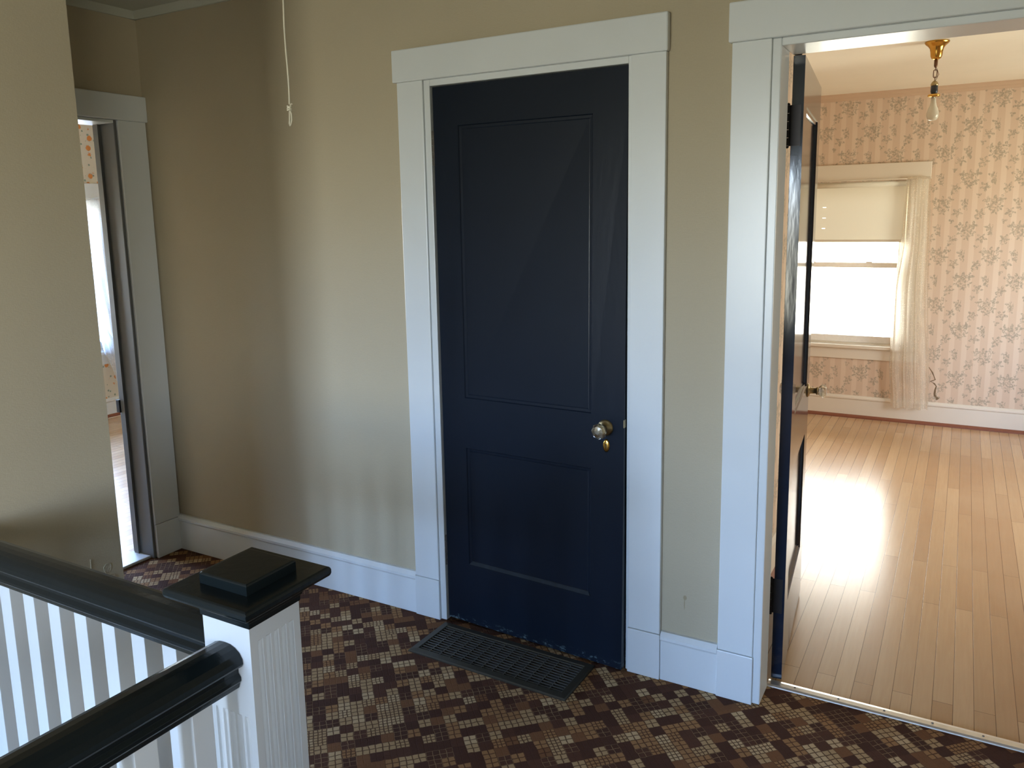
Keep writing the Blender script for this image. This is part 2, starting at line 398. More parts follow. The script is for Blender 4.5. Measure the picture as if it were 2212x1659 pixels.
def empty(name, loc, kind=None, label=None, cat=None, group=None, rotz=0):
    o = bpy.data.objects.new(name, None); COL.objects.link(o); o.location = loc; o.rotation_euler = (0, 0, rotz)
    o.empty_display_size = .1
    if kind: o['kind'] = kind
    if label: o['label'] = label
    if cat: o['category'] = cat
    if group: o['group'] = group
    return o
def B(*a, bev=0.0):
    return box(newbm(), *a, bev=bev)
# ------------------------------------------------------------------ shell
WY, WY2 = 2.45, 2.59          # long hall wall, front and back faces
EX, EX2 = -3.26, -3.40        # end wall with the left doorway
HC = 2.48                     # hall ceiling
RC = 2.405                    # room ceiling
LX = -2.19                    # near-left wall face
BY = -3.90                    # hall back wall
RX = 2.20                     # right side of the right room
FY = 6.51                     # far wall of the right room
BX = -6.06                    # far wall of the bedroom
# floors
bm = newbm()
box(bm, -3.33, 1.45, .93, 2.45, -.22, 0); box(bm, -1.20, 1.45, BY, .93, -.22, 0)
box(bm, -.495, .32, 2.45, 2.565, -.22, 0); box(bm, -2.19, -1.20, BY, -1.45, -.22, 0)
box(bm, -1.70, -.93, 2.45, 3.6, -.22, -.001)
struct('floor', bm, M['carpet'])
struct('floor', B(-1.9, RX, 2.575, FY, -.22, -.002), M['wood'])
struct('floor', B(BX, -3.33, .8, 5.0, -.22, -.002), M['wood'])
# ceilings
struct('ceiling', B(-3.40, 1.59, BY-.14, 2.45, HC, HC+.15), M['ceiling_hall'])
struct('ceiling', B(-1.9, RX, WY2, FY, RC, RC+.15), M['ceiling_room'])
struct('ceiling', B(BX, EX2, .8, 5.0, 2.45, 2.6), M['ceiling_room'])

def wall_with_holes(name, mat, axis, c0, c1, u0, u1, z0, z1, holes):
    """axis 'x': wall runs along X, thickness y from c0 to c1. holes (ua,ub,za,zb)"""
    bm = newbm()
    us = sorted({u0, u1} | {h[0] for h in holes} | {h[1] for h in holes})
    for a, b in zip(us, us[1:]):
        m = (a+b)/2; hs = sorted([h for h in holes if h[0] < m < h[1]], key=lambda h: h[2]); z = z0; segs = []
        for h in hs:
            if h[2] > z: segs.append((z, h[2]))
            z = h[3]
        if z < z1: segs.append((z, z1))
        for s, e in segs:
            if axis == 'x': box(bm, a, b, c0, c1, s, e)
            else: box(bm, c0, c1, a, b, s, e)
    return struct(name, bm, mat)
# hall long wall: hall skin + room skin so each side has its own paper
CH = (-1.700, -.935, 0, 2.035); RH = (-.500, .32, 0, 2.035)
wall_with_holes('wall_back', M['hall_paper'], 'x', WY, 2.55, EX2, 1.59, 0, HC, [CH, RH])
wall_with_holes('wall_room_front', M['paper_room_x'], 'x', 2.55, WY2, -.66, RX, 0, RC, [(RH[0], RH[1], 0, 2.035)])
struct('wall_closet_front', B(-1.9, -.66, 2.55, WY2, 2.035, RC), M['hall_paper'])
# closet box
struct('wall_closet_left', B(-1.9, -1.8, WY2-.04, 3.75, 0, RC), M['hall_paper'])
struct('wall_closet_right', B(-.74, -.66, WY2, 3.75, 0, RC), M['paper_room_y'])
struct('wall_closet_back', B(-1.9, -.66, 3.75, 3.83, 0, RC), M['paper_room_x'])
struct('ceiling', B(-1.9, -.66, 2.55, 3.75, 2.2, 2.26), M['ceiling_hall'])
# right room
wall_with_holes('wall_room_far', M['paper_room_x'], 'x', FY, FY+.14, -1.9, RX+.14, 0, RC, [(-1.25, -.36, .545, 1.775)])
wall_with_holes('wall_room_right', M['paper_room_y'], 'y', RX, RX+.14, 2.45, FY, 0, RC, [(4.2, 5.6, .585, 1.92)])
struct('wall_room_left', B(-2.04, -1.9, 3.75, FY+.14, 0, RC), M['paper_room_y'])
# bedroom
EH = (1.545, 2.304, 0, 2.00)
wall_with_holes('wall_end', M['hall_paper'], 'y', -3.33, EX, 1.31, WY, 0, HC, [EH])
wall_with_holes('wall_bedroom_near', M['paper_bedroom'], 'y', EX2, -3.33, .8, 5.0, 0, 2.45, [EH])
wall_with_holes('wall_bedroom_far', M['paper_bedroom'], 'y', BX-.14, BX, .66, 5.14, 0, 2.45, [(3.1, 4.02, .53, 1.76), (1.35, 2.45, .53, 1.76)])
struct('wall_bedroom_left', B(BX, EX2, .66, .8, 0, 2.45), M['paper_bedroom'])
struct('wall_bedroom_right', B(BX, EX2, 5.0, 5.14, 0, 2.45), M['paper_bedroom'])
# hall: near-left wall with its return, back wall, right wall
bm = newbm(); box(bm, -2.31, LX, BY, 1.434, -2.7, HC); box(bm, -3.33, -2.30, 1.31, 1.434, -.22, HC)
struct('wall_left', bm, M['hall_paper'])
wall_with_holes('wall_behind', M['hall_paper'], 'x', BY-.14, BY, -2.31, 1.59, -2.7, HC, [(-2.10, -.50, .35, 2.10)])
wall_with_holes('wall_right', M['hall_paper'], 'y', 1.45, 1.59, BY, 2.45, 0, HC, [(-2.2, -1.1, .685, 1.90)])
# stairwell below the floor
struct('wall_stairwell', B(-2.19, -1.20, .84, .93, -2.7, -.0), M['hall_paper'])
struct('wall_stairwell', B(-1.20, -1.12, -1.45, .93, -2.7, -.22), M['hall_paper'])
struct('floor', B(-2.31, -1.12, BY, .93, -2.8, -2.7), M['wood'])
bm = newbm()
for k in range(9):
    box(bm, -2.17, -1.215, -1.45+.23*k, -1.45+.23*(k+1)+.02, -2.69, -.19*(k+1))
so = obj('floor', bm, M['carpet']); so['kind'] = 'structure'
# small peeled paper patch low on the near-left wall corner
bm = newbm()
for (y, z, w, h) in ((1.385, .545, .014, .020), (1.392, .505, .017, .018), (1.375, .470, .013, .012), (1.335, .56, .003, .035), (1.345, .49, .004, .03)):
    v = [bm.verts.new((LX+random.uniform(.001, .004), y+w*math.cos(a)*random.uniform(.7, 1.1), z+h*math.sin(a)*random.uniform(.7, 1.1))) for a in [2*PI*i/9 for i in range(9)]]
    b = [bm.verts.new((LX-.002, p.co.y, p.co.z)) for p in v]
    bm.faces.new(v); 
    for i in range(9): bm.faces.new((v[i], b[i], b[(i+1) % 9], v[(i+1) % 9]))
bmesh.ops.recalc_face_normals(bm, faces=bm.faces)
o = obj('peeled_paper', bm, M['peeled']); o['kind'] = 'structure'; o.name = 'trim_9'

bm = newbm()
tear = [(-.176, .430, .003), (-.150, .392, .006), (-.138, .365, .003), (-.128, .338, .004), (-.160, .322, .005), (-.135, .312, .008), (-.118, .290, .004), (-.124, .262, .006), (-.126, .232, .008), (-.122, .215, .010), (-.104, .202, .012), (-.112, .190, .008)]
fr_ = []
for x, z, w in tear:
    fr_.append([bm.verts.new(p) for p in ((x-w, FY+.001, z), (x-w*.6, FY-.0022, z+.002), (x+w*.6, FY-.0022, z-.002), (x+w, FY+.001, z))])
for a, b in zip(fr_, fr_[1:]):
    for i in range(3): bm.faces.new((a[i], a[i+1], b[i+1], b[i]))
bm.faces.new(fr_[0]); bm.faces.new(fr_[-1][::-1])
o = obj('trim_8', bm, M['torn']); o['kind'] = 'structure'
# ------------------------------------------------------------------ baseboards
def base_prof(t=.018, h=.165):
    return [(0, 0), (-t, 0), (-t, h-.034), (-t-.001, h-.030), (-t-.006, h-.024), (-t-.006, h-.014), (-t+.003, h-.004), (-t+.007, h), (0, h)]
def baseboard(name, x0, x1, face, h=.172, mat='trim', shoe=False, dirn=-1):
    bm = newbm(); prism(bm, [(face+p*(-dirn), z) for p, z in base_prof(h=h)], 'x', x0, x1)
    o = struct(name, bm, M[mat]); 
    if shoe:
        s = newbm(); prism(s, [(face+dirn*.018, 0), (face+dirn*.034, 0), (face+dirn*.034, .010), (face+dirn*.026, .02), (face+dirn*.018, .024)], 'x', x0, x1)
        obj('shoe_moulding', s, M['shoe'], o, world=False)
    return o
def baseboard_y(name, y0, y1, face, h=.172, mat='trim', shoe=False, dirn=1):
    bm = newbm(); prism(bm, [(face-dirn*p, z) for p, z in base_prof(h=h)], 'y', y0, y1)
    o = struct(name, bm, M[mat])
    if shoe:
        s = newbm(); prism(s, [(face+dirn*.018, 0), (face+dirn*.034, 0), (face+dirn*.034, .010), (face+dirn*.026, .02), (face+dirn*.018, .024)], 'y', y0, y1)
        obj('shoe_moulding', s, M['shoe'], o, world=False)
    return o
baseboard('baseboard_back', EX+.001, -1.829, WY)
baseboard('baseboard_middle', -.815, -.6235, WY)
baseboard('baseboard_right', .43, 1.449, WY)
baseboard_y('baseboard_left', -2.6, 1.434, LX)
baseboard('baseboard_room_far', -1.88, RX-.02, FY, h=.17, mat='room_trim', shoe=True)
baseboard_y('baseboard_room_closet', 2.62, 3.83, -.66, h=.17, mat='room_trim', shoe=True)
baseboard_y('baseboard_room_right', 2.62, FY-.02, RX, h=.17, mat='room_trim', shoe=True, dirn=-1)
baseboard_y('baseboard_bedroom', .82, 4.98, BX, h=.155, mat='trim', shoe=True)
# crown of right room
bm = newbm(); prism(bm, [(FY, 2.358), (FY-.008, 2.358), (FY-.012, 2.372), (FY-.020, 2.380), (FY-.026, 2.395), (FY-.036, RC), (FY, RC)], 'x', -1.9, RX)
struct('trim_1', bm, M['crown'])
bm = newbm(); prism(bm, [(EX+.0, HC-.03), (EX+.012, HC-.03), (EX+.03, HC), (EX, HC)], 'y', 1.434, WY); 
prism(bm, [(WY, HC-.03), (WY-.012, HC-.03), (WY-.03, HC), (WY, HC)], 'x', EX, 1.45)
struct('trim_2', bm, M['ceiling_hall'])

# ------------------------------------------------------------------ door casings
def casing_x(name, xl0, xl1, xr0, xr1, hx0, hx1, zb, zt, yfront, mat, plinth=.163, jamb=None, sgn=-1):
    """casing on a wall face running along X (sgn -1: protrudes toward -Y)"""
    e = empty(name, ((xl0+xr1)/2, yfront, 0), kind='structure')
    t = .020*sgn
    for a, b in ((xl0, xl1), (xr0, xr1)):
        soft(obj('side_casing', B(a, b, yfront, yfront+t, plinth, zb), M[mat], e), .0025)
        soft(obj('plinth_block', B(a-.001, b+.002, yfront, yfront+t*1.25, 0, plinth-.001), M[mat], e), .002)
    soft(obj('head_casing', B(hx0, hx1, yfront, yfront+t*1.35, zb, zt), M[mat], e), .004)
    return e
e = casing_x('trim_3', -1.828, -1.716, -.931, -.818, -1.843, -.813, 2.048, 2.160, WY, 'trim')
# jamb lining of closet
bm = newbm(); box(bm, -1.7155, -1.690, WY-.012, 2.59, 0, 2.048); box(bm, -.942, -.9315, WY-.012, 2.59, 0, 2.048); box(bm, -1.690, -.942, WY-.012, 2.59, 2.026, 2.048)
box(bm, -1.690, -1.676, 2.49, 2.52, 0, 2.026); box(bm, -.956, -.942, 2.49, 2.52, 0, 2.026); box(bm, -1.676, -.956, 2.49, 2.52, 2.012, 2.026)
soft(obj('jamb', bm, M['trim'], e), .002)
e = casing_x('trim_4', -.622, -.510, .33, .442, -.632, .455, 2.048, 2.158, WY, 'trim')
bm = newbm(); box(bm, -.5105, -.4845, WY-.012, 2.552, 0, 2.048); box(bm, .308, .3295, WY-.012, 2.60, 0, 2.048); box(bm, -.4845, .308, WY-.012, 2.60, 2.026, 2.048)

soft(obj('jamb', bm, M['trim'], e), .003)
# left doorway casing (on end wall, protrudes +X)
e = empty('trim_5', (EX, 1.92, 0), kind='structure')
for a, b in ((2.304, 2.442), (1.440, 1.545)):
    soft(obj('side_casing', B(EX, EX+.02, a, b, .163, 2.010), M['trim'], e), .0025)
    soft(obj('plinth_block', B(EX, EX+.025, a, b, 0, .162), M['trim'], e), .002)
soft(obj('head_casing', B(EX, EX+.027, 1.436, 2.4495, 2.010, 2.120), M['trim'], e), .004)
bm = newbm(); box(bm, EX2, EX+.010, 2.290, 2.3035, 0, 2.008); box(bm, EX2, EX+.010, 1.5455, 1.559, 0, 2.008)
soft(obj('jamb', bm, M['jamb_grey'], e), .003)
soft(obj('jamb_head', B(EX2, EX+.010, 1.559, 2.290, 1.996, 2.009), M['trim'], e), .002)
bm = newbm(); box(bm, -3.375, -3.345, 2.277, 2.291, 0, 1.996)
obj('door_stop', bm, M['jamb_grey'], e)
bm = newbm(); box(bm, -3.395, -3.372, 2.270, 2.291, .70, .76, bev=.002); obj('strike_plate', bm, M['hinge'], e)
soft(obj('threshold', B(EX2, EX-.012, 1.559, 2.290, -.001, .012), M['trim'], e), .004)

# ------------------------------------------------------------------ panel doors
def panel_slab(w, h, t, panels, mat, name, parent, warp=0.0, rec=.010, slope=.014):
    """slab: x 0..w, y -t/2..t/2, z 0..h, built in the parent's local frame"""
    bm = newbm()
    xs = sorted({0, w} | {p[0] for p in panels} | {p[2] for p in panels}); zs = sorted({0, h} | {p[1] for p in panels} | {p[3] for p in panels})
    def q(pts): bm.faces.new([bm.verts.new(p) for p in pts])
    for s in (-1, 1):
        y = s*t/2; yi = s*(t/2-rec)
        for a, b in zip(xs, xs[1:]):
            for c, d in zip(zs, zs[1:]):
                mx, mz = (a+b)/2, (c+d)/2
                if any(p[0] < mx < p[2] and p[1] < mz < p[3] for p in panels): continue
                q([(a, y, c), (b, y, c), (b, y, d), (a, y, d)])
        for (x0, z0, x1, z1) in panels:
            o = [(x0, y, z0), (x1, y, z0), (x1, y, z1), (x0, y, z1)]
            k = .003; ym = s*(t/2-.004)
            o2 = [(x0+k, ym, z0+k), (x1-k, ym, z0+k), (x1-k, ym, z1-k), (x0+k, ym, z1-k)]
            o3 = [(x0+slope, ym*.96, z0+slope), (x1-slope, ym*.96, z0+slope), (x1-slope, ym*.96, z1-slope), (x0+slope, ym*.96, z1-slope)]
            k2 = slope+.003
            o4 = [(x0+k2, yi, z0+k2), (x1-k2, yi, z0+k2), (x1-k2, yi, z1-k2), (x0+k2, yi, z1-k2)]
            for A, C in ((o, o2), (o2, o3), (o3, o4)):
                for i in range(4): q([A[i], A[(i+1) % 4], C[(i+1) % 4], C[i]])
            q(o4)
    q([(0, -t/2, 0), (0, t/2, 0), (0, t/2, h), (0, -t/2, h)]); q([(w, -t/2, 0), (w, t/2, 0), (w, t/2, h), (w, -t/2, h)])
    q([(0, -t/2, 0), (w, -t/2, 0), (w, t/2, 0), (0, t/2, 0)]); q([(0, -t/2, h), (w, -t/2, h), (w, t/2, h), (0, t/2, h)])
    bmesh.ops.remove_doubles(bm, verts=bm.verts, dist=1e-5); bmesh.ops.recalc_face_normals(bm, faces=bm.faces)
    if warp:
        for v in bm.verts: v.co.y -= warp*(v.co.x/w)*(1-v.co.z/h)
    return obj(name, bm, M[mat], parent, world=False)
def glass_knob(parent, x, y, z, s, name='door_knob', R=.0265):
    """octagonal glass knob on a rosette; s=-1 points to -Y"""
    bm = newbm(); lathe(bm, [(.004, y), (.027, y), (.0275, y+s*.002), (.022, y+s*.006), (.013, y+s*.010), (.011, y+s*.030), (.016, y+s*.034), (.016, y+s*.038), (.004, y+s*.038)], (x, 0, z), 'y', 28)
    ros = obj('rosette', bm, M['old_brass'], parent, smooth=True, world=False)
    bm = newbm(); lathe(bm, [(.010, y+s*.0375), (.0165, y+s*.041), (R, y+s*.052), (R, y+s*.060), (R*.72, y+s*.069), (R*.3, y+s*.071)], (x, 0, z), 'y', 8)
    k = obj(name, bm, M['knob_glass'], parent, world=False); k['label'] = 'faceted clear glass knob'
    return k
# closet door, hinged left, a little ajar at its foot
dw, dh, dt = .742, 2.012, .036
d1 = empty('door_1', (-1.687, WY+.020, .011), kind='structure')
X0 = -1.687
panel_slab(dw, dh, dt, [(.103, .240, .622, .702), (.103, .893, .622, 1.875)], 'door_navy', 'door_slab', d1, warp=.042, rec=.0065, slope=.012)
bm = newbm(); yy = lambda x: -dt/2-.042*(x/dw)*(1-.25/dh)
v = [bm.verts.new(p) for p in ((.105, yy(.105)-.0004, .2385), (.620, yy(.620)-.0004, .2385), (.620, yy(.620)-.0008, .2415), (.610, yy(.610)+.0040, .2540), (.117, yy(.117)+.0040, .2540), (.105, yy(.105)-.0008, .2415))]
bm.faces.new((v[0], v[1], v[2], v[5])); bm.faces.new((v[5], v[2], v[3], v[4]))
w_ = [bm.verts.new((p.co.x, p.co.y+.006, p.co.z)) for p in v]
for i in range(6): bm.faces.new((v[i], v[(i+1) % 6], w_[(i+1) % 6], w_[i]))
bmesh.ops.recalc_face_normals(bm, faces=bm.faces)
sm_ = obj('panel_moulding', bm, M['scuffed'], d1, world=False); sm_['label'] = 'scuffed grey lower panel moulding'
d1.rotation_euler = (0, 0, -math.radians(.3))
kx = -1.012-X0
yf = -dt/2 - .042*(kx/dw)*(1-.86/dh)
glass_knob(d1, kx, yf, .862-.011, -1)
bm = newbm()
lathe(bm, [(.001, 0), (.0118, 0), (.0125, -.0015), (.009, -.004), (.001, -.0045)], (0, 0, 0), 'y', 28)
for v in bm.verts: v.co.z *= 1.85
bmesh.ops.translate(bm, verts=bm.verts, vec=(kx+.003, yf-.0002, .800-.011))
kp = obj('keyhole_plate', bm, M['brass'], d1, smooth=True, world=False); kp['label'] = 'oval brass keyhole escutcheon'
bm = newbm(); lathe(bm, [(.0002, -.0052), (.0022, -.0052), (.0022, -.0035), (.0002, -.0035)], (kx+.003, yf, .7935), 'y', 14); box(bm, kx+.0018, kx+.0042, yf-.0052, yf-.0035, .781, .7925)
obj('keyhole', bm, M['hinge'], kp, world=False).location = (0, 0, 0)
obj('latch_plate', B(dw-.001, dw+.0012, -.046, -.030, .858, .884), M['old_brass'], d1, world=False)
for z0 in (1.75, .228):
    bm = newbm()
    for i in range(5): lathe(bm, [(.0052, z0+.024*i+.001), (.0056, z0+.024*i+.004), (.0056, z0+.024*i+.020), (.0052, z0+.024*i+.0235)], (-.006, -dt/2-.006, 0), 'z', 12)
    lathe(bm, [(.001, z0+.125), (.0045, z0+.1225), (.0045, z0+.1195), (.001, z0+.1195)], (-.006, -dt/2-.006, 0), 'z', 10)
    box(bm, -.004, .001, -dt/2-.003, dt/2, z0, z0+.12)
    obj('hinge', bm, M['hinge_pin'], d1, world=False).location.z = -.011
# strike on jamb
# open room door
w2 = .708
d2 = empty('door_2', (-.4645, 2.600, .011), kind='structure')
d2.rotation_euler = (0, 0, PI/2+math.radians(4.9))
panel_slab(w2, 2.012, .034, [(.105, .235, w2-.115, .700), (.105, .890, w2-.115, 1.875)], 'door_gloss', 'door_slab', d2, rec=.011)
# local x -> into the room, local -y -> +X (visible face)
glass_knob(d2, w2-.060, -.017, .862, -1)
glass_knob(d2, w2-.060, .017, .862, 1)
for z0 in (1.75, .235):
    bm = newbm()
    for i in range(5): lathe(bm, [(.0052, z0+.024*i+.001), (.0058, z0+.024*i+.004), (.0058, z0+.024*i+.020), (.0052, z0+.024*i+.0235)], (-.004, .026, 0), 'z', 12)
    lathe(bm, [(.001, z0+.127), (.005, z0+.124), (.005, z0+.120), (.001, z0+.120)], (-.004, .026, 0), 'z', 10)
    lathe(bm, [(.001, z0-.007), (.005, z0-.004), (.005, z0), (.001, z0)], (-.004, .026, 0), 'z', 10)
    box(bm, -.0015, .0005, -.010, .024, z0, z0+.12)
    obj('hinge', bm, M['hinge'], d2, world=False)

# ------------------------------------------------------------------ metal carpet strip in the doorway
th = empty('threshold_strip', (-.09, 2.578, 0), label='silver metal carpet edging strip screwed across the right doorway', cat='threshold strip')
bm = newbm(); prism(bm, [(2.558, 0), (2.560, .003), (2.566, .0065), (2.584, .0075), (2.597, .005), (2.600, 0)], 'x', -.487, .307)
obj('strip', bm, M['alu'], th)
for i in range(6):
    x = -.40+.135*i
    bm = newbm(); lathe(bm, [(.001, .0068), (.0035, .0068), (.003, .0088), (.001, .0092)], (x, 2.579, 0), 'z', 12); obj('screw', bm, M['screw'], th, smooth=True)

# ------------------------------------------------------------------ floor register
rg = empty('floor_register', (-1.364, 2.290, 0), label='dark metal floor heating register in the carpet at the black closet door', cat='floor vent', rotz=-math.radians(1.3))
LW, LD, FR = .642, .236, .030
bm = newbm()
prof = [(0, 0), (0, .004), (.004, .0075), (FR-.003, .009), (FR, .006), (FR, 0)]
hx, hy = LW/2, LD/2
rings = []
for d, z in prof: rings.append([bm.verts.new(p) for p in ((-hx+d, -hy+d, z), (hx-d, -hy+d, z), (hx-d, hy-d, z), (-hx+d, hy-d, z))])
for a, b in zip(rings, rings[1:]):
    for i in range(4): bm.faces.new((a[i], a[(i+1) % 4], b[(i+1) % 4], b[i]))
bmesh.ops.recalc_face_normals(bm, faces=bm.faces)
obj('frame', bm, M['register'], rg, world=False)
bm = newbm()
ix, iy = hx-FR, hy-FR
n = 12
for i in range(n):
    y = -iy+2*iy*(i+.5)/n; box(bm, -ix, ix, y-.0017, y+.0017, .001, .0066)
for i in range(1, 13):
    x = -ix+2*ix*i/13; box(bm, x-.0016, x+.0016, -iy, iy, .001, .0068)
obj('grille', bm, M['grille'], rg, world=False)
obj('damper_shade_plate', B(-ix-.005, ix+.005, -iy-.005, iy+.005, .0004, .0009), M['dark_void'], rg, world=False)  # near-black plate stands in for the shade of the duct below

# ------------------------------------------------------------------ newel post
NX0, NX1, NY0, NY1 = -1.186, -1.066, .923, 1.046
nw = empty('newel_post', ((NX0+NX1)/2, (NY0+NY1)/2, 0), label='square white fluted newel post with a black stepped cap at the stair corner', cat='newel post')
ncx, ncy = (NX0+NX1)/2, (NY0+NY1)/2; hw = .0575
HT = .850
# fluted plan with flutes that stop below the top
def flute_plan(depth):
    pts = []; nf = 5; m = .0125; pw = (2*hw-2*m)/nf; fw = pw*.70
    def side():
        out = [(-hw, 0)]
        for k in range(nf):
            c = -hw+m+pw*(k+.5)
            for j in range(7):
                a = PI*j/6; out.append((c-fw/2*math.cos(a), depth*math.sin(a)))
        return out
    ds = depth
    for k in range(4):
        depth = ds[0] if k == 0 else ds[1]
        for (u, d) in side():
            x, y = u, -hw+d
            a = k*PI/2; pts.append((ncx+(x*math.cos(a)-y*math.sin(a))*.060/hw, ncy+(x*math.sin(a)+y*math.cos(a))*.0615/hw))
    return pts
bm = newbm(); f_ = .0098
levels = [(0, (0, 0)), (.03, (0, 0)), (.05, (f_, f_)), (.655, (f_, f_)), (.666, (f_*.7, f_)), (.672, (0, f_)), (.803, (0, f_)), (.813, (0, f_*.75)), (.819, (0, 0)), (HT, (0, 0))]
rg_ = []
for z, d in levels: rg_.append([bm.verts.new((x, y, z)) for x, y in flute_plan(d)])
N_ = len(rg_[0])
for a, b in zip(rg_, rg_[1:]):
    for i in range(N_): bm.faces.new((a[i], a[(i+1) % N_], b[(i+1) % N_], b[i]))
bm.faces.new(rg_[0][::-1]); bm.faces.new(rg_[-1]); bmesh.ops.recalc_face_normals(bm, faces=bm.faces)
obj('post_shaft', bm, M['newel_white'], nw)
kcx, kcy = -1.125, .983
def square_stack(prof):
    bm = newbm(); rr = []
    for h, z in prof: rr.append([bm.verts.new(p) for p in ((kcx-h, kcy-h, z), (kcx+h, kcy-h, z), (kcx+h, kcy+h, z), (kcx-h, kcy+h, z))])
    for a, b in zip(rr, rr[1:]):
        for i in range(4): bm.faces.new((a[i], a[(i+1) % 4], b[(i+1) % 4], b[i]))
    bm.faces.new(rr[0][::-1]); bm.faces.new(rr[-1]); bmesh.ops.recalc_face_normals(bm, faces=bm.faces); return bm
soft(obj('cap_plate', square_stack([(.0610, .8500), (.0635, .8510), (.0640, .861), (.0665, .864), (.0690, .872), (.0750, .881), (.0850, .887), (.0990, .8895), (.1045, .893), (.1063, .898), (.1063, .905), (.1045, .9095), (.1010, .9112)]), M['rail_black'], nw), .0012)
soft(obj('cap_block', square_stack([(.0600, .9110), (.0605, .9115), (.0605, .929), (.0595, .9315), (.0570, .9327)]), M['rail_black'], nw), .0015)

# ------------------------------------------------------------------ railings
def rail_prof(c, zt, sgn=1):
    half = [(0, 0), (.014, -.001), (.026, -.005), (.036, -.012), (.0425, -.022), (.0440, -.031), (.0405, -.037), (.031, -.041), (.030, -.052), (.036, -.059), (.036, -.066), (.033, -.070), (.031, -.076), (.029, -.0815), (.0, -.0815)]
    pts = [(c+x, zt+z) for x, z in half[:-1]] + [(c-x, zt+z) for x, z in half[-2:0:-1]]
    return pts
ZT = .809
r1 = empty('stair_railing', (-1.65, ncy, 0), label='black-topped white balustrade running left from the newel post to the wall', cat='railing', group=None)
bm = newbm(); prism(bm, rail_prof(ncy, ZT), 'x', LX+.001, NX0-.0008); soft(obj('handrail', bm, M['rail_black'], r1), .0008)
xs = [-1.326-.0982*k for k in range(9)]
xs = [-1.3275+.098, ] + [-1.3275-.0978*k for k in range(9)]
for xr in xs:
    if xr-.043 < LX: continue
    obj('baluster', B(xr-.0425, xr, ncy-.0213, ncy+.0213, .0005, ZT-.080, bev=.0012), M['newel_white'], r1)
r2 = empty('stair_railing', (ncx-.008, .0, 0), label='near black handrail over white balusters, running from the newel post towards the viewer', cat='railing')
RC_ = -1.130
bm = newbm(); prism(bm, rail_prof(RC_, ZT), 'y', -1.30, NY0-.0008)
for v in bm.verts: v.co.z += (NY0-v.co.y)*.030
soft(obj('handrail', bm, M['rail_black'], r2), .0008)
for k in range(19):
    y0 = .821-.1115*k
    if y0 < -1.28: break
    obj('baluster', B(-1.1465, -1.104, y0, y0+.0425, .0005, ZT-.0808+(NY0-y0-.0425)*.030, bev=.0012), M['newel_white'], r2)
n2 = empty('newel_post', (ncx, -1.36, 0), label='rear newel post', cat='newel post')
bpy.data.objects.remove(n2)

# ------------------------------------------------------------------ attic pull cord
pc = empty('pull_cord', (-1.551, 1.60, HC), label='thin off-white pull cord with a knotted loop hanging from the hall ceiling', cat='pull cord')
cx, cy_ = -1.551, 1.60
pts = []
for i in range(29):
    z = HC-(HC-1.862)*i/28; w = .0022*math.sin(i*.55)*(i/28)
    pts.append((cx+w+.0007, cy_, z))
bm = newbm(); tube(bm, pts, .0021, 6); obj('cord', bm, M['cord'], pc, smooth=True)
bm = newbm()
for j in range(3): tube(bm, [(cx+.0045*math.cos(a+j), cy_+.0045*math.sin(a+j), 1.856-.004*j+.0015*math.sin(2*a)) for a in [2*PI*i/10 for i in range(10)]], .0022, 6, True)
tube(bm, [(cx+.003, cy_, 1.858), (cx+.010, cy_-.002, 1.863), (cx+.012, cy_, 1.861)], .0018, 5)
obj('knot', bm, M['cord'], pc, smooth=True)
bm = newbm(); tube(bm, [(cx, cy_, 1.850), (cx+.006, cy_, 1.838), (cx+.0065, cy_, 1.822), (cx+.002, cy_, 1.811), (cx-.001, cy_, 1.808), (cx-.0045, cy_+.002, 1.813), (cx-.004, cy_+.003, 1.828), (cx-.0005, cy_+.001, 1.848)], .0019, 6); obj('loop', bm, M['cord'], pc, smooth=True)

